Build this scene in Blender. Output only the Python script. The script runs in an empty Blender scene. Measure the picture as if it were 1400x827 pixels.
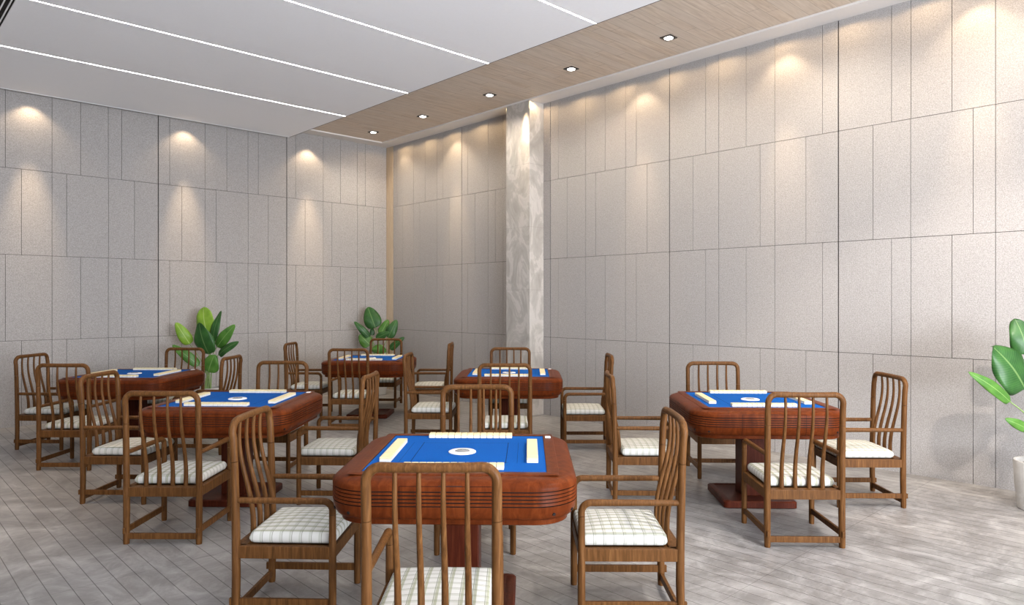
import bpy, bmesh, math, random
from mathutils import Vector, Matrix
random.seed(7)
S = bpy.context.scene
COL = S.collection
PI = math.pi

# ------------------------------------------------------------------ nodes
class NT:
    """small helper around a material's node tree"""
    def __init__(s, name):
        s.m = bpy.data.materials.new(name); s.m.use_nodes = True
        s.t = s.m.node_tree; s.t.nodes.clear()
        s.out = s.n('ShaderNodeOutputMaterial'); s.b = s.n('ShaderNodeBsdfPrincipled')
        s.l(s.b.outputs[0], s.out.inputs[0])
    def n(s, k, **kw):
        x = s.t.nodes.new(k)
        for a, v in kw.items(): setattr(x, a, v)
        return x
    def l(s, a, b): s.t.links.new(a, b)
    def put(s, sock, v):
        if isinstance(v, bpy.types.NodeSocket): s.l(v, sock)
        else: sock.default_value = v
    def math(s, op, a, b=0.0, c=0.0):
        x = s.n('ShaderNodeMath', operation=op)
        s.put(x.inputs[0], a); s.put(x.inputs[1], b); s.put(x.inputs[2], c)
        return x.outputs[0]
    def coord(s, which='Object', scale=(1, 1, 1), rot=(0, 0, 0)):
        c = s.n('ShaderNodeTexCoord'); mp = s.n('ShaderNodeMapping')
        mp.inputs['Scale'].default_value = scale; mp.inputs['Rotation'].default_value = rot
        s.l(c.outputs[which], mp.inputs[0]); return mp.outputs[0]
    def xyz(s, v):
        x = s.n('ShaderNodeSeparateXYZ'); s.l(v, x.inputs[0]); return x.outputs
    def noise(s, v, scale, detail=3, rough=.5, dist=0):
        x = s.n('ShaderNodeTexNoise'); s.l(v, x.inputs['Vector'])
        x.inputs['Scale'].default_value = scale; x.inputs['Detail'].default_value = detail
        x.inputs['Roughness'].default_value = rough; x.inputs['Distortion'].default_value = dist
        return x.outputs['Fac']
    def ramp(s, f, stops):
        r = s.n('ShaderNodeValToRGB'); s.put(r.inputs[0], f)
        e = r.color_ramp.elements
        while len(e) < len(stops): e.new(.5)
        for k, (p, c) in enumerate(stops):
            e[k].position = p; e[k].color = (*c, 1)
        return r.outputs[0]
    def mix(s, f, a, b, mode='MIX'):
        x = s.n('ShaderNodeMix', data_type='RGBA', blend_type=mode)
        s.put(x.inputs[0], f)
        s.put(x.inputs[6], a if isinstance(a, bpy.types.NodeSocket) else (*a, 1))
        s.put(x.inputs[7], b if isinstance(b, bpy.types.NodeSocket) else (*b, 1))
        return x.outputs[2]
    def bump(s, h, strength=.3, dist=.01):
        x = s.n('ShaderNodeBump'); x.inputs['Strength'].default_value = strength
        x.inputs['Distance'].default_value = dist; s.put(x.inputs['Height'], h)
        s.l(x.outputs[0], s.b.inputs['Normal'])
    def done(s, col, rough=.5, spec=.5, coat=0, coat_rough=.1):
        s.put(s.b.inputs['Base Color'], col if isinstance(col, bpy.types.NodeSocket) else (*col, 1))
        s.put(s.b.inputs['Roughness'], rough); s.b.inputs['Specular IOR Level'].default_value = spec
        s.b.inputs['Coat Weight'].default_value = coat; s.b.inputs['Coat Roughness'].default_value = coat_rough
        return s.m

def plain(name, col, rough=.5, spec=.5, amount=.06, scale=40):
    t = NT(name); v = t.coord(); f = t.noise(v, scale, 2)
    return t.done(t.mix(f, tuple(c*(1-amount) for c in col), tuple(min(1, c*(1+amount)) for c in col)), rough, spec)

def emitter(name, col, strength):
    t = NT(name); t.b.inputs['Emission Color'].default_value = (*col, 1)
    t.b.inputs['Emission Strength'].default_value = strength
    return t.done(col, .5)

def mat_wall():
    t = NT('woven_wall_panel'); v = t.coord()
    a = t.noise(v, 130, 2, .7); b = t.noise(v, 9, 3, .6)
    # fine diagonal weave in the (along-wall, up) plane
    x, y, z = t.xyz(v)
    u = t.math('ADD', x, y)
    w1 = t.math('SINE', t.math('MULTIPLY', t.math('ADD', u, z), 300))
    w2 = t.math('SINE', t.math('MULTIPLY', t.math('SUBTRACT', u, z), 300))
    w = t.math('MULTIPLY_ADD', t.math('MULTIPLY', w1, w2), .5, .5)
    c = t.ramp(a, [(.28, (.225, .211, .203)), (.50, (.360, .341, .330)), (.72, (.48, .46, .448))])
    c = t.mix(t.math('MULTIPLY', b, .35), c, (.37, .345, .33))
    c = t.mix(t.math('MULTIPLY', w, .30), c, (.20, .18, .165))
    t.bump(t.math('ADD', a, t.math('MULTIPLY', w, .4)), .25, .003)
    return t.done(c, .85, .25)

def mat_wood(name, dark, mid, light, rough=.45, coat=.05, axis='z', scale=1.0, grooves=False):
    t = NT(name)
    sc = {'z': (38, 38, 2.4), 'y': (38, 2.4, 38), 'x': (2.4, 38, 38)}[axis]
    v = t.coord('Object', tuple(k*scale for k in sc)); v0 = t.coord()
    a = t.noise(v, 2.2, 4, .65, .25); b = t.noise(v0, 3.5, 2)
    c = t.ramp(a, [(.28, dark), (.5, mid), (.72, light)])
    c = t.mix(t.math('MULTIPLY', b, .4), c, mid)
    h = a
    t.bump(h, .08, .002)
    return t, c, t.done(c, rough, .08, coat, .25)

def mat_cloth():
    t = NT('plaid_cushion_cloth'); v = t.coord(); x, y, z = t.xyz(v)
    def lines(q, period, off, w0, w1):
        f = t.math('FRACT', t.math('ADD', t.math('DIVIDE', q, period), off))
        return t.math('MULTIPLY', t.math('GREATER_THAN', f, w0), t.math('LESS_THAN', f, w1))
    base = (.54, .53, .50)
    wide_x = lines(x, .047, .53, .40, .64); thin_x = lines(x, .047, .53, .30, .36)
    wide_y = lines(y, .047, .2, .40, .60); thin_y = lines(y, .047, .2, .66, .72)
    c = t.mix(t.math('MULTIPLY', wide_x, .62), base, (.22, .23, .12))
    c = t.mix(t.math('MULTIPLY', thin_x, .8), c, (.12, .13, .07))
    c = t.mix(t.math('MULTIPLY', wide_y, .34), c, (.22, .23, .14))
    c = t.mix(t.math('MULTIPLY', thin_y, .78), c, (.12, .13, .08))
    n = t.noise(v, 350, 2); t.bump(n, .2, .001)
    return t.done(c, .9, .2)

def mat_floor():
    t = NT('grooved_grey_marble_floor'); v = t.coord(); x, y, z = t.xyz(v)
    big = t.noise(v, .8, 5, .6, .8)
    vv = t.coord('Object', (1.3, 1.0, 1), (0, 0, math.radians(35)))
    vein = t.noise(vv, 2.6, 8, .68, 1.6)
    fine = t.noise(t.coord('Object', (3, 8, 1), (0, 0, math.radians(-43))), 2.2, 6, .7, 1.4)
    c = t.ramp(vein, [(.30, (.132, .125, .120)), (.46, (.200, .191, .185)), (.58, (.285, .275, .268)), (.72, (.42, .41, .40))])
    c = t.mix(t.math('MULTIPLY', big, .35), c, (.16, .151, .145))
    c = t.mix(t.math('MULTIPLY', t.ramp(fine, [(.5, (0, 0, 0)), (.68, (1, 1, 1))]), .22), c, (.46, .45, .44))
    def ln(q, period, width, off=0.0):
        f = t.math('FRACT', t.math('ADD', t.math('DIVIDE', q, period), off))
        return t.math('LESS_THAN', t.math('ABSOLUTE', t.math('SUBTRACT', f, .5)), width/period/2)
    g1 = ln(x, .1, .0042); g2 = ln(y, 1.2, .004)
    g = t.math('MAXIMUM', g1, t.math('MULTIPLY', g2, .45))
    c = t.mix(t.math('MULTIPLY', g, .75), c, (.055, .050, .047))
    t.bump(t.math('MULTIPLY', g, -1.0), .4, .003)
    r = t.math('MULTIPLY_ADD', fine, .12, .24)
    r = t.math('MULTIPLY_ADD', g, .3, r)
    return t.done(c, r, .5)

def mat_plank():
    t = NT('oak_plank_soffit'); v = t.coord(); x, y, z = t.xyz(v)
    row = t.math('FLOOR', t.math('DIVIDE', y, .125))
    shift = t.math('MULTIPLY', t.math('FRACT', t.math('MULTIPLY', t.math('SINE', t.math('MULTIPLY', row, 12.9898)), 43.7)), 1.1)
    px = t.math('DIVIDE', t.math('ADD', x, shift), 1.1)
    cell = t.math('FLOOR', px)
    rnd = t.math('FRACT', t.math('MULTIPLY', t.math('SINE', t.math('ADD', t.math('MULTIPLY', row, 7.13), t.math('MULTIPLY', cell, 31.7))), 91.3))
    gr = t.noise(t.coord('Object', (3, 34, 1)), 1, 5, .6, .7)
    c = t.ramp(gr, [(.25, (.42, .325, .245)), (.5, (.56, .455, .36)), (.75, (.68, .58, .48))])
    c = t.mix(t.math('MULTIPLY', rnd, .5), c, (.58, .51, .44))
    def edge(q, w): 
        f = t.math('FRACT', q)
        return t.math('LESS_THAN', t.math('ABSOLUTE', t.math('SUBTRACT', f, .5)), .5-w)
    e = t.math('MULTIPLY', edge(t.math('DIVIDE', y, .125), .018), edge(px, .0025))
    c = t.mix(t.math('MULTIPLY', t.math('SUBTRACT', 1.0, e), .45), c, (.10, .07, .05))
    return t.done(c, .55, .3)

def mat_stone():
    t = NT('veined_stone_column'); v = t.coord()
    a = t.noise(t.coord('Object', (1.4, 1.4, .8), (.6, .5, 0)), 2.2, 8, .65, 1.8)
    c = t.ramp(a, [(.3, (.30, .28, .255)), (.5, (.40, .375, .345)), (.56, (.50, .47, .44)), (.7, (.40, .375, .35))])
    z = t.xyz(v)[2]
    f = t.math('FRACT', t.math('DIVIDE', z, .82))
    g = t.math('LESS_THAN', f, .004)
    return t.done(t.mix(t.math('MULTIPLY', g, .5), c, (.15, .14, .13)), .35, .5)

def mat_tablewood():
    t = NT('cherry_red_table_wood')
    v = t.coord('Object', (3, 3, 40)); v0 = t.coord()
    a = t.noise(t.coord('Object', (26, 26, 4)), 1.0, 5, .65, .9); b = t.noise(t.coord('Object', (2.2, 9, 9)), 1.6, 4, .55, .8)
    c = t.ramp(a, [(.25, (.030, .0060, .0016)), (.5, (.082, .0165, .004)), (.78, (.160, .040, .010))])
    c = t.mix(t.math('MULTIPLY', b, .6), c, (.105, .022, .0055))
    x, y, z = t.xyz(v0)
    ax = t.math('ABSOLUTE', x); ay = t.math('ABSOLUTE', y)
    def seam(q, o):   # vertical seams of the drawer front
        m = t.math('LESS_THAN', t.math('ABSOLUTE', t.math('SUBTRACT', q, .215)), .0016)
        m = t.math('MULTIPLY', m, t.math('GREATER_THAN', o, .47))
        m = t.math('MULTIPLY', m, t.math('LESS_THAN', z, .722))
        return t.math('MULTIPLY', m, t.math('GREATER_THAN', z, .578))
    def topseam(q, o):
        m = t.math('LESS_THAN', t.math('ABSOLUTE', t.math('SUBTRACT', z, .722)), .0012)
        m = t.math('MULTIPLY', m, t.math('GREATER_THAN', o, .47))
        return t.math('MULTIPLY', m, t.math('LESS_THAN', q, .215))
    g = t.math('MAXIMUM', t.math('MAXIMUM', seam(ax, ay), seam(ay, ax)), t.math('MAXIMUM', topseam(ax, ay), topseam(ay, ax)))
    c = t.mix(g, c, (.01, .004, .003))
    return t.done(c, .33, .04, .0, .18)

def mat_felt():
    t = NT('blue_table_felt'); v = t.coord(); x, y, z = t.xyz(v)
    ax = t.math('ABSOLUTE', x); ay = t.math('ABSOLUTE', y)
    def band(q, o, c0, w, lim):
        return t.math('MULTIPLY', t.math('LESS_THAN', t.math('ABSOLUTE', t.math('SUBTRACT', q, c0)), w), t.math('LESS_THAN', o, lim))
    g = t.math('MAXIMUM', band(ax, ay, .222, .0017, .235), band(ay, ax, .222, .0017, .235))
    g2 = t.math('MAXIMUM', band(ax, ay, .275, .001, .235), band(ay, ax, .275, .001, .235))
    n = t.noise(v, 260, 3, .7)
    c = t.ramp(n, [(.3, (.001, .048, .23)), (.7, (.002, .098, .38))])
    c = t.mix(t.math('MULTIPLY', g, .9), c, (.0, .004, .02))
    c = t.mix(t.math('MULTIPLY', g2, .7), c, (.0, .008, .04))
    t.bump(n, .2, .001)
    return t.done(c, .95, .1)

def mat_leaf(name, dark, light, rib):
    t = NT(name); v = t.coord('UV'); x, y, z = t.xyz(v)
    a = t.noise(t.coord(), 9, 3)
    side = t.math('ABSOLUTE', t.math('SUBTRACT', x, .5))
    f = t.math('FRACT', t.math('MULTIPLY', t.math('SUBTRACT', y, t.math('MULTIPLY', side, .35)), 22))
    veins = t.math('LESS_THAN', t.math('ABSOLUTE', t.math('SUBTRACT', f, .5)), .1)
    c = t.ramp(a, [(.3, dark), (.7, light)])
    c = t.mix(t.math('MULTIPLY', veins, .18), c, rib)
    mid = t.math('LESS_THAN', side, .022)
    c = t.mix(t.math('MULTIPLY', mid, .85), c, rib)
    t.bump(t.math('ADD', veins, t.math('MULTIPLY', mid, 2)), .15, .004)
    t.b.inputs['Subsurface Weight'].default_value = 0
    m = t.done(c, .40, .35, .06, .15)
    # light through the blade
    tr = t.n('ShaderNodeBsdfTranslucent'); t.put(tr.inputs[0], c)
    mx = t.n('ShaderNodeMixShader'); mx.inputs[0].default_value = .28
    t.l(t.b.outputs[0], mx.inputs[1]); t.l(tr.outputs[0], mx.inputs[2]); t.l(mx.outputs[0], t.out.inputs[0])
    return m

M = {}
M['wall'] = mat_wall()
M['gap'] = plain('dark_joint_backing', (.045, .04, .036), .9, .1)
M['gap_fine'] = plain('shadow_gap', (.10, .09, .08), .9, .1)
M['plaster'] = plain('white_ceiling_paint', (.90, .895, .91), .9, .2, .02)
M['cornice'] = plain('warm_white_cornice', (.66, .625, .60), .8, .2, .02)
M['plank'] = mat_plank(); M['stone'] = mat_stone(); M['floor'] = mat_floor()
M['pale_wood'] = mat_wood('pale_wood_strip', (.42, .32, .22), (.50, .40, .29), (.56, .46, .35), .6, 0)[2]
def walnut(nm, ax): return mat_wood(nm, (.044, .018, .0055), (.098, .041, .0125), (.168, .078, .027), .45, .04, ax)[2]
M['walnut'] = walnut('walnut_upright', 'z')
M['cloth'] = mat_cloth(); M['table'] = mat_tablewood(); M['felt'] = mat_felt()
M['black'] = plain('black_groove', (.012, .008, .007), .7, .2)
M['red_dark'] = mat_wood('dark_cherry_base', (.026, .005, .002), (.055, .011, .005), (.095, .022, .009), .36, .0)[2]
M['white'] = plain('white_plastic', (.82, .82, .82), .25, .5, .02)
M['dial'] = plain('grey_dial_glass', (.22, .23, .24), .15, .6, .3, 60)
M['tile_white'] = plain('ivory_tile_face', (.70, .68, .63), .3, .5, .02)
M['tile_back'] = plain('cream_yellow_tile_back', (.70, .585, .33), .35, .5, .02)
M['pot'] = plain('off_white_stone_pot', (.46, .45, .435), .75, .3, .12, 70)
M['soil'] = plain('dark_potting_soil', (.05, .035, .025), .95, .1, .4, 50)
M['leaf_dark'] = mat_leaf('dark_green_leaf', (.016, .075, .016), (.045, .150, .030), (.16, .28, .09))
M['leaf_mid'] = mat_leaf('mid_green_leaf', (.050, .165, .022), (.12, .29, .045), (.26, .42, .13))
M['leaf_bright'] = mat_leaf('yellow_green_leaf', (.17, .33, .022), (.30, .50, .05), (.50, .62, .2))
M['stalk'] = plain('pale_green_stalk', (.20, .30, .10), .45, .4, .2, 20)
M['led'] = emitter('white_light_strip', (.97, .98, 1), 38)
M['lamp'] = emitter('bright_lamp_disc', (1, .96, .9), 9)
M['steel'] = plain('dark_metal_trim', (.02, .018, .016), .5, .5)

# ------------------------------------------------------------------ mesh helpers
def link(name, bm, mat, parent=None, smooth=False, bevel=0, segs=2):
    me = bpy.data.meshes.new(name)
    bmesh.ops.recalc_face_normals(bm, faces=bm.faces)
    bm.to_mesh(me); bm.free()
    for m in (mat if isinstance(mat, (list, tuple)) else [mat]): me.materials.append(m)
    if smooth:
        for p in me.polygons: p.use_smooth = True
        try: me.set_sharp_from_angle(angle=math.radians(38))
        except Exception: pass
    o = bpy.data.objects.new(name, me); COL.objects.link(o)
    if parent: o.parent = parent
    if bevel:
        md = o.modifiers.new('bevel', 'BEVEL'); md.width = bevel; md.segments = segs; md.limit_method = 'ANGLE'
    return o
def box(bm, x0, x1, y0, y1, z0, z1, mi=0):
    vs = [bm.verts.new(p) for p in ((x0, y0, z0), (x1, y0, z0), (x1, y1, z0), (x0, y1, z0), (x0, y0, z1), (x1, y0, z1), (x1, y1, z1), (x0, y1, z1))]
    for f in ((0, 3, 2, 1), (4, 5, 6, 7), (0, 1, 5, 4), (1, 2, 6, 5), (2, 3, 7, 6), (3, 0, 4, 7)):
        bm.faces.new([vs[i] for i in f]).material_index = mi
def tube(bm, pts, rad, n=12, cap=True):
    pts = [Vector(p) for p in pts]
    if not isinstance(rad, (list, tuple)): rad = [rad]*len(pts)
    rings = []; ref = None
    for i, p in enumerate(pts):
        a = pts[max(0, i-1)]; b = pts[min(len(pts)-1, i+1)]
        t = (b-a).normalized()
        if ref is None:
            ref = t.orthogonal().normalized()
        ref = (ref - t*ref.dot(t)).normalized(); q = t.cross(ref)
        rings.append([bm.verts.new(p + (ref*math.cos(2*PI*k/n) + q*math.sin(2*PI*k/n))*rad[i]) for k in range(n)])
    for r0, r1 in zip(rings, rings[1:]):
        for k in range(n): bm.faces.new((r0[k], r0[(k+1) % n], r1[(k+1) % n], r1[k]))
    if cap: bm.faces.new(rings[0]); bm.faces.new(rings[-1])
def bar(bm, a, b, w, h):
    """rectangular bar between two points, h measured up"""
    a = Vector(a); b = Vector(b); t = (b-a).normalized(); up = Vector((0, 0, 1)); s = t.cross(up).normalized()
    vs = []
    for p in (a, b):
        for i, j in ((-1, -1), (1, -1), (1, 1), (-1, 1)): vs.append(bm.verts.new(p + s*i*w/2 + up*j*h/2))
    for f in ((0, 1, 2, 3), (7, 6, 5, 4), (0, 4, 5, 1), (1, 5, 6, 2), (2, 6, 7, 3), (3, 7, 4, 0)): bm.faces.new([vs[i] for i in f])
def arc(c, r, a0, a1, n, ax, ay):
    c = Vector(c); ax = Vector(ax); ay = Vector(ay)
    return [c + ax*r*math.cos(a0+(a1-a0)*k/n) + ay*r*math.sin(a0+(a1-a0)*k/n) for k in range(n+1)]
def lathe(bm, prof, n=40, mi=None):
    rings = [[bm.verts.new((r*math.cos(2*PI*k/n), r*math.sin(2*PI*k/n), z)) for k in range(n)] for r, z in prof]
    for i, (r0, r1) in enumerate(zip(rings, rings[1:])):
        for k in range(n):
            f = bm.faces.new((r0[k], r0[(k+1) % n], r1[(k+1) % n], r1[k]))
            if mi: f.material_index = mi[i]
    bm.faces.new(rings[0]); bm.faces.new(rings[-1])
def sq_ring(half, rc, z, n=8):
    """rounded square outline"""
    rc = min(rc, half-.001); P = []
    for q in range(4):
        cx = (half-rc)*(1, -1, -1, 1)[q]; cy = (half-rc)*(1, 1, -1, -1)[q]
        for k in range(n+1):
            a = PI/2*q + PI/2*k/n
            P.append((cx+rc*math.cos(a), cy+rc*math.sin(a), z))
    return P
def loft(bm, rings, mis=None, cap0=True, cap1=True):
    R = [[bm.verts.new(p) for p in r] for r in rings]; n = len(R[0])
    for i, (a, b) in enumerate(zip(R, R[1:])):
        for k in range(n):
            f = bm.faces.new((a[k], a[(k+1) % n], b[(k+1) % n], b[k]))
            if mis: f.material_index = mis[i]
    if cap0: bm.faces.new(R[0])
    if cap1: bm.faces.new(R[-1])
def empty(name, loc=(0, 0, 0), rz=0):
    o = bpy.data.objects.new(name, None); COL.objects.link(o); o.location = loc; o.rotation_euler = (0, 0, rz)
    o.empty_display_size = .1
    return o
def tag(o, label, cat, group=None):
    o['label'] = label; o['category'] = cat
    if group: o['group'] = group
    return o
def copy_tree(o, kids):
    r = o.copy(); COL.objects.link(r)
    def rec(src, dst):
        for ch in kids.get(src, []):
            c = ch.copy(); COL.objects.link(c); c.parent = dst; rec(ch, c)
    rec(o, r); return r
def kidmap(root):
    km = {}
    def rec(o):
        km[o] = [c for c in bpy.data.objects if c.parent == o]
        for c in km[o]: rec(c)
    rec(root); return km

# ------------------------------------------------------------------ room frame: x = d (towards the right wall), y = s (towards the left wall)
ANG = math.atan2(.690, .7236)
CA, SA = math.cos(ANG), math.sin(ANG)
DW, SW, HT = 6.66, 10.08, 4.10           # wall distances and height
D0, S0 = -5.0, -5.0                       # extent behind the camera
def room(d, s, z=0): return (d*CA - s*SA, d*SA + s*CA, z)
def struct(name, bm, mat, bevel=0, smooth=False):
    o = link(name, bm, mat, None, smooth, bevel); o.rotation_euler = (0, 0, ANG); o['kind'] = 'structure'; return o

bm = bmesh.new(); box(bm, D0, DW+.1, S0, SW+.1, -.1, 0); struct('floor', bm, M['floor'])

P_A = [.452, .608, .911, 1.222, 1.68]; P_B = [.30, .608, 1.062, 1.222, 1.53]
Q_A = [.145, .612, .917, 1.226, 1.381]; Q_B = [.302, .612, .766, 1.228, 1.534]
rows = [(0, 1.0), (1.0, 2.035), (2.035, 3.07), (3.07, HT)]
rows = [(0, 1.022), (1.022, 2.047), (2.047, 3.073), (3.073, HT)]
def panels(bm, joints_of_row, majors, lo, hi, put):
    for ri, (z0, z1) in enumerate(rows):
        js = sorted(j for j in joints_of_row(ri) if lo < j < hi)
        cuts = [lo] + js + [hi]
        for a, b in zip(cuts, cuts[1:]):
            ga = .006 if any(abs(a-m) < .004 for m in majors) else .0022
            gb = .006 if any(abs(b-m) < .004 for m in majors) else .0022
            put(bm, a+ga, b-gb, z0+(.0022 if ri else 0), z1-(.0022 if ri < 3 else 0))
# right wall (plane d = DW)
maj_r = [4.433, 6.258, 8.075, 9.885, 2.597, .76, -1.07, -2.9, -4.73]
def jr(ri):
    out = list(maj_r)
    for m in maj_r:
        t = (P_A, P_B) if m in (4.433, 8.075) else (Q_A, Q_B)
        if m == 6.258: t = ([.122, .452, .608, .905, 1.222, 1.68], [.302, .612, .905, 1.069, 1.222, 1.51])
        if m == 9.885: continue
        out += [m+k for k in (t[1] if ri in (0, 2) else t[0])]
    return out
bm = bmesh.new()
box(bm, DW+.012, DW+.2, S0, SW+.2, 0, HT+.1, 1)
panels(bm, jr, maj_r, S0, 9.885, lambda b, a, c, z0, z1: box(b, DW, DW+.013, a, c, z0, z1, 0))
struct('wall_right', bm, [M['wall'], M['gap']])
bm = bmesh.new(); box(bm, DW-.004, DW+.013, 9.892, SW, 0, HT); struct('trim_1', bm, M['pale_wood'])
# left wall (plane s = SW)
maj_l = [1.21, 3.035, 4.861, -.615, -2.44, -4.265]
def jl(ri):
    out = list(maj_l)
    for m in maj_l: out += [m+k for k in (Q_B if ri in (0, 2) else Q_A)]
    return out
bm = bmesh.new()
box(bm, D0, DW+.012, SW+.012, SW+.2, 0, HT+.1, 1)
panels(bm, jl, maj_l, D0, DW-.004, lambda b, a, c, z0, z1: box(b, a, c, SW, SW+.013, z0, z1, 0))
struct('wall_left', bm, [M['wall'], M['gap']])
# unseen blocker added behind the camera to darken the left; elsewhere open daylight
bm = bmesh.new(); box(bm, D0-.2, D0, S0, SW+.2, 0, HT+.1); struct('light_block_back', bm, M['wall'])
bm = bmesh.new(); box(bm, D0-.2, -.9, S0-.2, S0, 0, HT+.1); struct('light_block_front', bm, M['wall'])  # added out of view, narrows the daylight opening to dim the left
bm = bmesh.new(); box(bm, 4.7, DW+.2, S0-.2, S0, 0, HT+.1); struct('light_block_front', bm, M['wall'])  # added out of view, keeps window light off the right wall and plant

# stone column against the right wall
bm = bmesh.new(); box(bm, DW-.26, DW+.005, 6.382, 6.825, 0, HT); struct('column', bm, M['stone'], .004)

# ceiling: slab, plank band, cornice, lowered white panel with light strips
PZ = 3.97; PE = 4.84; PS = 9.95
bm = bmesh.new(); box(bm, D0, DW+.2, S0, SW+.2, HT+.06, HT+.2); struct('ceiling', bm, M['cornice'])
bm = bmesh.new(); box(bm, PE-.5, DW-.26, S0, SW-.26, HT+.02, HT+.058); struct('ceiling_plank_band', bm, M['plank'])
bm = bmesh.new()
box(bm, DW-.26, DW+.01, S0, SW+.01, HT, HT+.058); box(bm, D0, DW-.26, SW-.26, SW+.01, HT, HT+.058)
struct('trim_2', bm, M['cornice'], .003)
strips = [8.31, 6.87, 5.43, 3.99, 2.55]
bm = bmesh.new(); edges = [PS] + strips + [S0]; w = .0085
for a, b in zip(edges, edges[1:]):
    hi = a - (w if a != PS else 0); lo = b + (w if b != S0 else 0)
    box(bm, D0, PE, lo, hi, PZ, PZ+.06)
box(bm, D0, PE-.02, S0, PS-.02, PZ+.03, PZ+.085)
struct('ceiling_panel', bm, M['plaster'])
bm = bmesh.new(); box(bm, D0, PE, PS, PS+.012, PZ-.004, PZ+.07)
struct('trim_3', bm, M['white'])
bm = bmesh.new(); box(bm, PE, PE+.006, S0, PS, PZ-.002, PZ+.08)
struct('trim_4', bm, M['steel'])
for k, s in enumerate(strips):
    bm = bmesh.new(); box(bm, D0, PE-.001, s-w+.001, s+w-.001, PZ+.004, PZ+.029)
    o = link('light_strip', bm, M['led']); o.rotation_euler = (0, 0, ANG)
    which = ['first from the left wall', 'second from the left wall', 'third from the left wall', 'fourth from the left wall, at the top edge', 'fifth from the left wall, above the viewer'][k]
    tag(o, 'thin white light strip in the ceiling, ' + which, 'light', 'light strips in the ceiling panel')

# air grille at the ceiling's left edge of the picture
def ceiling_vent(d, s):
    r = empty('ceiling_vent', room(d, s, PZ-.012), ANG)
    tag(r, 'dark slatted air grille in the white ceiling, top left corner', 'vent')
    b = bmesh.new()
    box(b, -.60, .60, -.125, -.105, 0, .012); box(b, -.60, .60, .105, .125, 0, .012)
    box(b, -.60, -.58, -.105, .105, 0, .012); box(b, .58, .60, -.105, .105, 0, .012)
    link('grille_frame', b, M['plaster'], r)
    b = bmesh.new(); box(b, -.58, .58, -.105, .105, .0085, .0118); link('backing', b, M['black'], r)
    for k in range(5):
        b = bmesh.new(); y = -.084+k*.042; box(b, -.58, .58, y-.005, y+.005, .001, .008); link('slat', b, M['plaster'], r)
    return r
v0 = ceiling_vent(0, 0)
# the grille runs towards the right wall's vanishing direction; its right edge crosses the picture's corner
v0.rotation_euler = (0, 0, ANG+PI/2); v0.location = room(.895, 7.45, PZ-.012)

# downlights in the plank band
def downlight():
    r = empty('downlight')
    b = bmesh.new()
    for x0, x1, y0, y1 in ((-.062, .062, -.062, -.045), (-.062, .062, .045, .062), (-.062, -.045, -.045, .045), (.045, .062, -.045, .045)): box(b, x0, x1, y0, y1, -.006, .004)
    box(b, -.046, .046, -.046, .046, .0, .004)
    link('trim_plate', b, M['steel'], r)
    b = bmesh.new(); lathe(b, [(.043, -.001), (.043, -.009), (.039, -.011)], 28); link('lamp_disc', b, M['lamp'], r)
    return r
dl = downlight(); km = kidmap(dl)
names = ['farthest, next to the room corner', 'second from the room corner', 'just left of the column',
         'just right of the column', 'nearest, largest of five']
for k, s in enumerate([9.33, 8.04, 6.62, 5.24, 3.95]):
    o = dl if k == 0 else copy_tree(dl, km)
    o.location = room(5.92, s, HT+.017); o.rotation_euler = (0, 0, ANG)
    tag(o, 'square downlight in the wood ceiling band, ' + names[k], 'downlight', 'downlights in the plank band')

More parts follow.
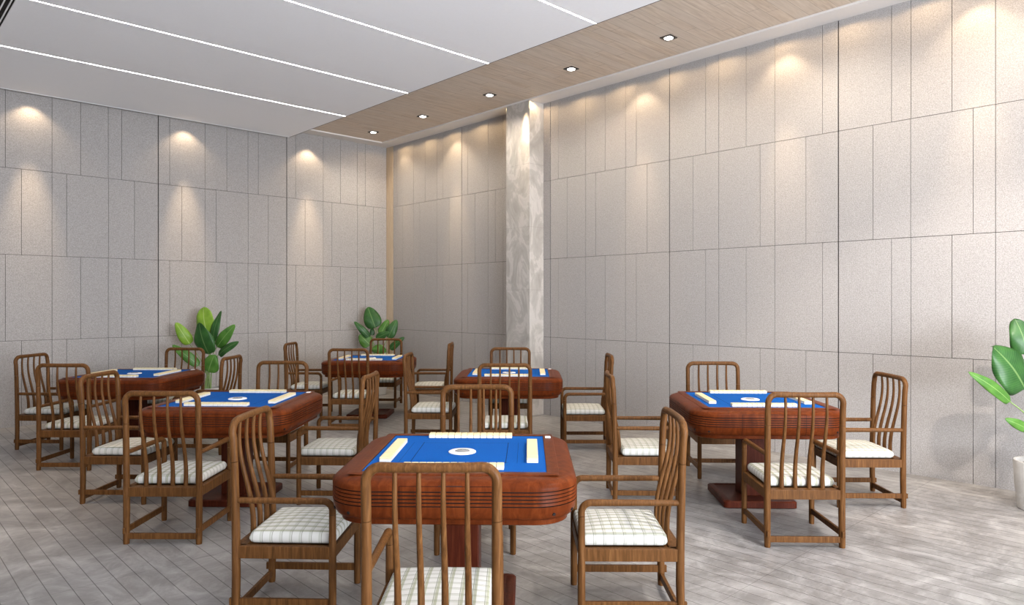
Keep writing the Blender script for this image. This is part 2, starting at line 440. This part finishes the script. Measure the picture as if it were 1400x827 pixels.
# ------------------------------------------------------------------ chair (faces +y)
def make_chair():
    r = empty('armchair')
    W = .225; yb, yf = -.238, .223; ZA = .562; ZT = .930
    def py(z):     # rear post leans back a little towards the top
        t = max(0, (z-.45)/.5); return yb + .010*math.sin(PI*min(1, z/.5))*.4 - .016*t*t
    for sx in (-1, 1):
        b = bmesh.new(); zs = [0, .02, .2, .4, .55, .742]
        tube(b, [(sx*W, py(z), z) for z in zs], [.0175, .019, .020, .0195, .0190, .0182], 16)
        link('leg', b, M['walnut'], r, True)
        b = bmesh.new(); zs = [0, .02, .2, .36, .50]
        tube(b, [(sx*W, yf, z) for z in zs], [.0165, .0178, .0182, .0175, .0165], 14)
        link('leg', b, M['walnut'], r, True)
        b = bmesh.new(); R = .045      # armrest: short upright, rounded corner, rail back to the post
        pts = [Vector((sx*W, yf, .502)), Vector((sx*W, yf, .508))] + arc((sx*W, yf-R, ZA-R), R, 0, PI/2, 7, (0, 1, 0), (0, 0, 1)) + [Vector((sx*W, .0, ZA)), Vector((sx*W, py(ZA)+.008, ZA))]
        tube(b, pts, [.0165]*(len(pts)-2)+[.0152, .0140], 14); link('armrest', b, M['walnut'], r, True)
    # back frame: bent tube over the top
    b = bmesh.new(); R = .052; yt = py(ZT)
    L = [Vector((-W, py(z), z)) for z in (.744, .80, .85)]
    a1 = arc((-W+R, yt, ZT-R), R, PI, PI/2, 8, (1, 0, 0), (0, 0, 1))
    mid = [Vector((x, yt-.012*(1-(x/W)**2), ZT)) for x in (-.12, -.06, 0, .06, .12)]
    a2 = arc((W-R, yt, ZT-R), R, PI/2, 0, 8, (1, 0, 0), (0, 0, 1))
    Rr = [Vector((W, py(z), z)) for z in (.85, .80, .744)]
    pts = L+a1+mid+a2+Rr
    tube(b, pts, [.0178]*3+[.0178]*9+[.0175, .0170, .0168, .0170, .0175]+[.0178]*9+[.0178]*3, 16)
    link('back_frame', b, M['walnut'], r, True)
    # curved spindles
    for x in (-.124, -.042, .042, .124):
        b = bmesh.new(); pts = []; rd = []
        for k in range(15):
            t = k/14; z = .335 + (ZT-.010-.335)*t
            y = -.198 + (yt-.006+.198)*(t*t*(3-2*t)) - .010*math.sin(2*PI*t)*-1
            pts.append((x, y, z)); rd.append(.0142 - .0064*t)
        tube(b, pts, rd, 12); link('spindle', b, M['walnut'], r, True)
    # seat frame
    b = bmesh.new(); z0, z1 = .292, .350
    box(b, -W+.002, W-.002, yb-.010, yb+.050, z0, z1); box(b, -W+.002, W-.002, yf-.022, yf+.010, z0, z1)
    box(b, -W-.012, -W+.022, yb+.01, yf-.01, z0, z1); box(b, W-.022, W+.012, yb+.01, yf-.01, z0, z1)
    box(b, -W+.02, W-.02, yb+.05, yf-.022, z0+.02, z1-.008)
    link('seat_frame', b, M['walnut'], r, False, .003)
    # cushion
    b = bmesh.new(); nx, ny = 22, 22; hx, y0, y1 = .208, -.184, .230
    def cz(u, v, top):
        e = min(1, (1-abs(u))/.10); f = min(1, (1-abs(v))/.10)
        k = math.sqrt(max(0, 1-(1-e)**2))*math.sqrt(max(0, 1-(1-f)**2))
        dome = (1-u*u)*(1-v*v)
        return (.383 + .024*k + .018*dome) if top else (.373 - .021*k)
    T = {}; Bt = {}
    for i in range(nx+1):
        for j in range(ny+1):
            u = math.sin(PI/2*(2*i/nx-1)*.999)/1; v = math.sin(PI/2*(2*j/ny-1)*.999)
            x = hx*u; y = (y0+y1)/2+(y1-y0)/2*v
            # soften the corners in plan
            cc = max(0, abs(u)+abs(v)-1.80); x *= 1-.10*cc; y = (y0+y1)/2+(y-(y0+y1)/2)*(1-.10*cc)
            T[i, j] = b.verts.new((x, y, cz(u, v, 1)))
            Bt[i, j] = b.verts.new((x, y, cz(u, v, 0)))
    for i in range(nx):
        for j in range(ny):
            b.faces.new((T[i, j], T[i+1, j], T[i+1, j+1], T[i, j+1])); b.faces.new((Bt[i, j], Bt[i, j+1], Bt[i+1, j+1], Bt[i+1, j]))
    for i in range(nx):
        b.faces.new((T[i, 0], Bt[i, 0], Bt[i+1, 0], T[i+1, 0])); b.faces.new((T[i, ny], T[i+1, ny], Bt[i+1, ny], Bt[i, ny]))
    for j in range(ny):
        b.faces.new((T[0, j], T[0, j+1], Bt[0, j+1], Bt[0, j])); b.faces.new((T[nx, j], Bt[nx, j], Bt[nx, j+1], T[nx, j+1]))
    bmesh.ops.remove_doubles(b, verts=b.verts, dist=.0004)
    link('seat_cushion', b, M['cloth'], r, True)
    # stretchers
    for sx in (-1, 1):
        b = bmesh.new(); box(b, sx*W-.009, sx*W+.009, yb-.028, yf+.004, .068, .104); link('stretcher', b, M['walnut'], r, False, .0025)
    b = bmesh.new(); box(b, -W, W, yb-.009, yb+.009, .030, .067); link('stretcher', b, M['walnut'], r, False, .0025)
    return r

# ------------------------------------------------------------------ mahjong table
HF = .4075
def make_table():
    r = empty('mahjong_table')
    b = bmesh.new()
    prof = [(.492, .548, .14), (.499, .552, .145), (.499, .573, .145), (.508, .5745, .155), (.520, .579, .17), (.530, .592, .178), (.5375, .615, .187), (.5395, .6355, .19)]
    mis = [0]*7
    z = .6355
    for k in range(5):          # five dark grooves around the edge
        prof += [(.532, z, .19), (.532, z+.0048, .19), (.5405, z+.0048, .19)]; mis += [1, 1, 1]
        if k < 4: prof += [(.5405, z+.0152, .20)]; mis += [0]; z += .0152
    prof += [(.5405, .712, .19), (.537, .723, .19), (.528, .733, .185), (.512, .741, .175), (.492, .746, .16), (.462, .7485, .13)]; mis += [0]*6
    prof += [(.458, .7525, .012), (.452, .7545, .010), (HF+.004, .7545, .004), (HF, .7530, .003)]; mis += [0]*4
    prof += [(HF, .738, .003)]; mis += [1]
    rings = [sq_ring(h, rc, zz) for h, zz, rc in prof]
    loft(b, rings, mis)
    link('table_body', b, [M['table'], M['black']], r, True)
    b = bmesh.new(); box(b, -HF+.001, HF-.001, -HF+.001, HF-.001, .739, .7505); link('felt_top', b, M['felt'], r)
    # dial
    b = bmesh.new(); lathe(b, [(.068, .7506), (.068, .7545), (.062, .758), (.040, .758), (.037, .7555)], 40); d = link('dial', b, M['white'], r, True)
    b = bmesh.new(); lathe(b, [(.036, .7550), (.036, .7585), (.030, .7605), (.001, .7615)], 32); link('dial_window', b, M['dial'], d, True)
    # control button
    b = bmesh.new(); box(b, .418, .448, .335, .375, .7546, .7600); link('control_button', b, M['white'], r, False, .002)
    # drawer finger pull on each side, keyholes
    for q in range(4):
        a = q*PI/2; ca, sa = math.cos(a), math.sin(a)
        b = bmesh.new(); box(b, -.050, .050, -.5375, -.520, .7205, .7245)
        o = link('finger_pull', b, M['black'], r); o.rotation_euler = (0, 0, a)
        for sx in (-1, 1):
            b = bmesh.new(); lathe(b, [(.0068, 0), (.0068, .012)], 16)
            o = link('keyhole', b, M['black'], r); 
            th = math.radians(63)
            x = .435*sx; y = -.5150
            n = Vector((math.cos(th)*sx, -math.sin(th), -.30)).normalized()
            mt = Matrix.Rotation(a, 4, 'Z') @ Matrix.Translation(Vector((x, y, .602)) - n*.0100) @ n.to_track_quat('Z', 'Y').to_matrix().to_4x4()
            o.matrix_local = mt
    # pedestal
    b = bmesh.new(); box(b, -.088, .088, -.088, .088, .046, .5485); link('pedestal', b, M['red_dark'], r, False, .006)
    b = bmesh.new(); box(b, -.14, .14, -.14, .14, .5, .5482); link('mounting_block', b, M['red_dark'], r, False, .004)
    b = bmesh.new()
    loft(b, [sq_ring(.252, .03, 0), sq_ring(.262, .03, .006), sq_ring(.262, .03, .044), sq_ring(.254, .028, .052), sq_ring(.225, .02, .054), sq_ring(.215, .02, .049)])
    link('base_plate', b, M['red_dark'], r, True)
    return r
def make_tile():
    b = bmesh.new(); w, l = .0166, .0265
    R = [sq_ring(1, .12, 0, 2)]
    def rg(sx, sy, z): return [(p[0]*sx, p[1]*sy, z) for p in sq_ring(1, .10, 0, 2)]
    loft(b, [rg(w-.001, l-.001, 0), rg(w, l, .0015), rg(w, l, .0135), rg(w, l, .0205), rg(w-.0018, l-.0018, .0225)], [0, 0, 1, 1])
    for f in b.faces:
        if f.calc_center_median().z > .022: f.material_index = 1
    return link('mahjong_tile', b, [M['tile_white'], M['tile_back']])

K = .75/.74
tables = {
 'T1': (-.243, 3.41, 1.3, 'nearest table', 'large red-brown wooden mahjong table with blue felt, nearest, in the middle foreground'),
 'T2': (1.78, 5.215, 2.0, 'right-hand table', 'red-brown mahjong table with blue felt standing alone at the right, before the wall'),
 'T3': (-2.065, 5.25, 1.3, 'left-middle table', 'red-brown mahjong table with blue felt, second from left, nearer than the far left one'),
 'T4': (-3.83, 7.08, 1.3, 'far left table', 'dark red mahjong table with blue felt at the far left, before the left wall'),
 'T5': (-1.82, 9.0, 1.3, 'table by the room corner', 'small-looking red-brown mahjong table farthest back, in front of the corner plant'),
 'T6': (-.03, 7.16, 1.3, 'table by the stone column', 'red-brown mahjong table with blue felt standing in front of the stone column'),
}
tb = make_table(); kmt = kidmap(tb); tile = make_tile()
ORD = ['first', 'second', 'third', 'fourth', 'fifth', 'sixth', 'seventh', 'eighth', 'ninth', 'tenth', 'eleventh', 'twelfth', 'last']
first_t = True; first_tile = True
for key, (x, y, yaw, short, lab) in tables.items():
    o = tb if first_t else copy_tree(tb, kmt); first_t = False
    x *= K; y *= K; a = -math.radians(yaw)
    o.location = (x, y, 0); o.rotation_euler = (0, 0, a)
    tag(o, lab, 'table', 'mahjong tables with blue felt')
    base = Matrix.Translation((x, y, 0)) @ Matrix.Rotation(a, 4, 'Z')
    jig = random.Random(key)
    for side, (cx, cy, rz, sname, order) in {
            'near': (-.008, -.338, 0, 'near row', 'from the left'), 'far': (.012, .372, 0, 'far row', 'from the left'),
            'left': (-.338, .0, PI/2, 'left row', 'from the near end'), 'right': (.346, -.0, PI/2, 'right row', 'from the near end')}.items():
        for k in range(13):
            off = (k-6)*.0350
            lx, ly = (cx+off, cy) if rz == 0 else (cx, cy+off)
            t = tile if first_tile else tile.copy()
            if not first_tile: COL.objects.link(t)
            first_tile = False
            t.matrix_world = base @ Matrix.Translation((lx, ly, .7506)) @ Matrix.Rotation(rz, 4, 'Z')
            tag(t, f'mahjong tile, {ORD[k]} {order}, {sname}, {short}', 'mahjong tile', f'mahjong tiles in the {sname} on the {short}')

# ------------------------------------------------------------------ chairs
chairs = [
 ('T1', -.277, 2.644, -.1, 'walnut spindle-back armchair in the foreground, back turned, cut off below'),
 ('T1', -1.054, 3.497, 92.1, 'walnut armchair with plaid cushion at the left side of the nearest table'),
 ('T1', .548, 3.464, -89.4, 'walnut armchair with plaid cushion at the right side of the nearest table'),
 ('T1', -.224, 4.349, 178.7, 'honey-lit armchair behind the nearest table, its back rising over the far tiles'),
 ('T2', 1.787, 4.483, 1.5, 'walnut armchair with its back turned, in front of the right-hand table'),
 ('T2', 2.603, 5.285, -88.9, 'walnut armchair at the right side of the right-hand table, nearest the bare wall'),
 ('T2', 1.002, 5.355, 91.8, 'walnut armchair at the left side of the right-hand table, facing right'),
 ('T2', 1.815, 6.096, 182.4, 'walnut armchair behind the right-hand table, close to the wall'),
 ('T3', -2.154, 4.544, .5, 'walnut armchair, back turned, in front of the left-middle table'),
 ('T3', -2.929, 5.375, 92.0, 'walnut armchair at the left side of the left-middle table, cushion seen behind another chair'),
 ('T3', -1.336, 5.351, -87.2, 'walnut armchair at the right side of the left-middle table, facing left'),
 ('T3', -2.119, 6.163, 182.2, 'walnut armchair behind the left-middle table, only its spindle back clear of the tabletop'),
 ('T4', -3.961, 6.410, .7, 'dark walnut armchair, back turned, in front of the far left table'),
 ('T4', -4.737, 7.240, 92.5, 'dark walnut armchair at the extreme left, against the left side of the far left table'),
 ('T4', -3.070, 7.02, -88.8, 'dark walnut armchair right of the far left table, beneath the left plant\'s leaves'),
 ('T4', -3.875, 7.98, 184.0, 'dark walnut armchair behind the far left table, just left of the tall plant'),
 ('T5', -1.895, 8.36, 1.4, 'dark walnut armchair, back turned, in front of the farthest table by the corner'),
 ('T5', -2.677, 9.231, 92.0, 'dark walnut armchair at the left side of the farthest table by the corner'),
 ('T5', -1.063, 9.237, -88.4, 'walnut armchair at the right side of the farthest table, facing left, against the wall panels'),
 ('T5', -1.855, 9.995, 181.4, 'dark walnut armchair behind the farthest table, in front of the corner plant'),
 ('T6', -.064, 6.431, 0.0, 'walnut armchair, back turned, in front of the table by the stone column'),
 ('T6', -.841, 7.339, 91.9, 'walnut armchair at the left side of the table by the stone column, facing right'),
 ('T6', .755, 7.227, -89.5, 'walnut armchair at the right side of the table by the stone column, facing left'),
 ('T6', -.020, 8.021, 180.1, 'walnut armchair behind the table, directly before the stone column'),
]
ch = make_chair(); kmc = kidmap(ch)
for k, (t, x, y, head, lab) in enumerate(chairs):
    o = ch if k == 0 else copy_tree(ch, kmc)
    o.location = (x, y, 0); o.rotation_euler = (0, 0, -math.radians(head))
    tag(o, lab, 'chair', 'spindle-back armchairs around the ' + tables[t][3])

# ------------------------------------------------------------------ plants
FPX = 954.0
def at(px, py, Y): return Vector(((px-700)/FPX*Y, Y, 1.5-(py-411)/FPX*Y))
def leaf(root, base, tip, width, kind, rnd, org, origin_z, droop=.10, face=None):
    """one stalked leaf: blade with raised midrib, folded sides and a wavy edge, under the plant"""
    P0 = Vector(base); P1 = Vector(tip); ax = (P1-P0); L = ax.length; ax.normalize()
    face = Vector(face if face else (rnd.uniform(-.3, .3), -1, rnd.uniform(.1, .45))).normalized()
    side = ax.cross(face).normalized(); nrm = side.cross(ax).normalized()
    b = bmesh.new(); uv = b.loops.layers.uv.new('UVMap'); nl, nw = 22, 8; G = []
    ph = rnd.uniform(0, 6)
    for i in range(nl+1):
        t = i/nl
        wdt = width/2*max(.012, math.sin(PI*min(1, t**.66))**.50*(1-.10*t)*1.22)
        c = P0 + ax*L*t + nrm*(math.sin(PI*t)*droop*L*.55) 
        c = c - nrm*(t**3)*droop*L*.6
        row = []
        for j in range(nw+1):
            u = 2*j/nw-1
            wav = .06*width*math.sin(9*t+ph+u*1.5)*abs(u)**2
            p = c + side*wdt*u*math.cos(.42*abs(u)) + nrm*(.16*wdt*abs(u) - .30*wdt*u*u + wav)
            row.append((b.verts.new(p-org), ((u+1)/2, t)))
        G.append(row)
    for i in range(nl):
        for j in range(nw):
            q = (G[i][j], G[i][j+1], G[i+1][j+1], G[i+1][j])
            f = b.faces.new([v for v, _ in q])
            for lp, (_, w_) in zip(f.loops, q): lp[uv].uv = w_
    o = link('leaf', b, M[kind], root, True)
    md = o.modifiers.new('thickness', 'SOLIDIFY'); md.thickness = .0016
    # stalk from the soil to the blade
    b = bmesh.new(); s0 = Vector((org.x+rnd.uniform(-.045, .045), org.y+rnd.uniform(-.04, .04), origin_z))
    d0 = Vector((0, 0, 1)); n = 12; pts = []; dist = (P0-s0).length
    c1 = s0 + d0*dist*.5; c2 = P0 - ax*dist*.25
    for k in range(n+1):
        t = k/n; pts.append(s0*(1-t)**3 + c1*3*t*(1-t)**2 + c2*3*t*t*(1-t) + (P0+ax*.01)*t**3 - org)
    tube(b, pts, [.0085-.0045*k/n for k in range(n+1)], 8); link('stalk', b, M['stalk'], o, True)
def plant(loc, leaves, label, seed, pot_r=.165, pot_h=.35):
    rnd = random.Random(seed); org = Vector((*loc, 0)); r = empty('potted_plant', org)
    tag(r, label, 'plant', 'potted banana-leaf plants')
    b = bmesh.new()
    lathe(b, [(pot_r*.80, 0), (pot_r*.84, .006), (pot_r*.95, pot_h*.5), (pot_r, pot_h-.012), (pot_r-.004, pot_h), (pot_r-.018, pot_h), (pot_r-.022, pot_h-.05)], 48)
    pt = link('pot', b, M['pot'], r, True)
    b = bmesh.new(); lathe(b, [(pot_r-.024, pot_h-.06), (pot_r-.024, pot_h-.035), (pot_r*.4, pot_h-.022), (.001, pot_h-.02)], 32); link('soil', b, M['soil'], r, True)
    for base, tip, w, kind, *rest in leaves:
        leaf(r, base, tip, w, kind, rnd, org, pot_h-.03, *(rest if rest else ()))
    return r
def crop_leaf(off, sc, Y, lst):
    out = []
    for bx, by, tx, ty, w, kind, dy0, dy1 in lst:
        out.append((at(off[0]+bx/sc, off[1]+by/sc, Y+dy0), at(off[0]+tx/sc, off[1]+ty/sc, Y+dy1), w/sc/FPX*Y, kind))
    return out
YL = 9.25
plant(((285-700)/FPX*YL, YL), crop_leaf((220, 400), 5.168, YL, [
    (325, 285, 295, 100, 135, 'leaf_bright', .05, .10), (340, 435, 262, 215, 140, 'leaf_dark', -.12, -.22),
    (205, 365, 105, 212, 80, 'leaf_bright', -.02, -.10), (365, 350, 418, 125, 62, 'leaf_dark', .0, .05),
    (395, 385, 518, 228, 80, 'leaf_mid', -.05, -.12), (408, 440, 543, 345, 62, 'leaf_dark', -.1, -.2),
    (270, 515, 80, 368, 66, 'leaf_mid', -.1, -.2), (335, 560, 375, 440, 110, 'leaf_mid', -.12, -.16),
    (350, 350, 352, 215, 62, 'leaf_dark', .12, .2)]),
    'tall leafy plant with bright yellow-green leaves against the left wall', 3)
YC = 11.2
plant(((516-700)/FPX*YC, YC), crop_leaf((470, 410), 5.51, YC, [
    (238, 210, 180, 52, 120, 'leaf_dark', .0, .05), (195, 285, 80, 163, 50, 'leaf_dark', -.05, -.12),
    (200, 340, 118, 262, 92, 'leaf_mid', -.05, -.08), (278, 260, 335, 148, 66, 'leaf_mid', .05, .1),
    (335, 285, 398, 150, 74, 'leaf_dark', -.02, .02), (240, 292, 342, 243, 56, 'leaf_dark', -.1, -.16),
    (348, 372, 452, 280, 50, 'leaf_dark', -.05, -.1), (265, 405, 268, 335, 100, 'leaf_mid', -.12, -.14),
    (215, 268, 214, 205, 34, 'leaf_dark', .06, .08)]),
    'dark green leafy plant in a white pot in the far room corner', 5)
YR = 5.0; XR = 3.79
lv = crop_leaf((1300, 420), 2.953, YR, [
    (240, 382, 82, 262, 50, 'leaf_mid', -.05, -.12), (300, 330, 180, 158, 160, 'leaf_dark', .0, -.02),
    (312, 190, 262, 45, 95, 'leaf_dark', .05, .1), (310, 492, 226, 452, 40, 'leaf_mid', -.1, -.15),
    (360, 330, 420, 90, 120, 'leaf_dark', .05, .0), (380, 400, 480, 230, 100, 'leaf_mid', -.1, -.15), (370, 480, 500, 400, 80, 'leaf_bright', -.1, -.2)])
plant((XR, YR), lv, 'leafy plant in a grey-white pot, cut off by the right edge', 9, .165, .35)

# ------------------------------------------------------------------ lights
def spot(name, loc, energy, half, blend, col, tgt=None, size=.03):
    L = bpy.data.lights.new(name, 'SPOT'); L.energy = energy; L.spot_size = math.radians(2*half); L.spot_blend = blend
    L.color = col; L.shadow_soft_size = size
    o = bpy.data.objects.new(name, L); COL.objects.link(o); o.location = loc
    if tgt is not None: o.rotation_euler = (Vector(tgt)-Vector(loc)).to_track_quat('-Z', 'Y').to_euler()
    return o
def area(name, loc, tgt, sx, sy, energy, col):
    L = bpy.data.lights.new(name, 'AREA'); L.shape = 'RECTANGLE'; L.size = sx; L.size_y = sy; L.energy = energy; L.color = col
    o = bpy.data.objects.new(name, L); COL.objects.link(o); o.location = loc
    o.rotation_euler = (Vector(tgt)-Vector(loc)).to_track_quat('-Z', 'Y').to_euler(); return o
WARM = (1, .76, .50); SOFT = (1, .88, .72); DAY = (.88, .93, 1)
for s in (-.2, 1.48, 3.09, 4.78, 6.45, 8.18, 9.55):
    k = 1 if s < 9 else .45
    spot('wall_washer_right', room(DW-.20, s, HT-.02), 21*k, 50, .5, WARM)
    spot('wall_washer_right_core', room(DW-.34, s, HT-.02), 140*k, 14, 1, WARM, room(DW, s, 2.1))
for d in (-.2, 1.59, 3.37, 5.20):
    spot('wall_washer_left', room(d, SW-.15, PZ-.01), 20, 54, .5, WARM)
    spot('wall_washer_left_core', room(d, SW-.34, PZ-.01), 240, 14, 1, WARM, room(d, SW, 2.0))
for s in (9.33, 8.04, 6.62, 5.24, 3.95, 2.55, 1.2):
    spot('downlight_beam', room(5.92, s, HT-.0), 90, 72, .8, SOFT)
for k in range(19):
    spot('cornice_glow', room(DW-.25, -2.0+k*.64, HT-.015), 6.5, 84, .25, (1, .70, .38))
# downlights along the ceiling panel, out of the picture, including the one that throws the plant's shadow on the wall
spot('ceiling_spot', (2.95, 1.55, 3.93), 620, 22, .5, (1, .90, .80), (3.6, 5.4, .7), .06)
spot('ceiling_spot', (2.2, 2.7, 3.92), 380, 68, 1, (1, .93, .85), (2.0, 3.4, 0), .12)
spot('ceiling_spot', (-4.2, 4.5, 3.9), 260, 30, .9, (1, .74, .46), (-4.0, 4.9, 0), .05)
area('daylight_window', room(1.8, S0+.1, 1.6), room(1.2, 1.5, 7.0), 5.2, 2.6, 1560, DAY)

w = bpy.data.worlds.new('daylight'); S.world = w; w.use_nodes = True
bg = w.node_tree.nodes['Background']; bg.inputs[0].default_value = (.93, .94, 1, 1); bg.inputs[1].default_value = .95

# ------------------------------------------------------------------ camera
cam = bpy.data.cameras.new('camera'); co = bpy.data.objects.new('camera', cam); COL.objects.link(co)
co.location = (0, 0, 1.5); co.rotation_euler = (PI/2, 0, 0)
cam.sensor_width = 36; cam.lens = 954/1400*36; cam.shift_y = -2.5/1400; cam.clip_end = 100; cam.clip_start = .05
S.camera = co
S.view_settings.view_transform = 'Standard'; S.view_settings.look = 'None'; S.view_settings.gamma = 1
S.view_settings.use_curve_mapping = False; S.view_settings.exposure = 0.04
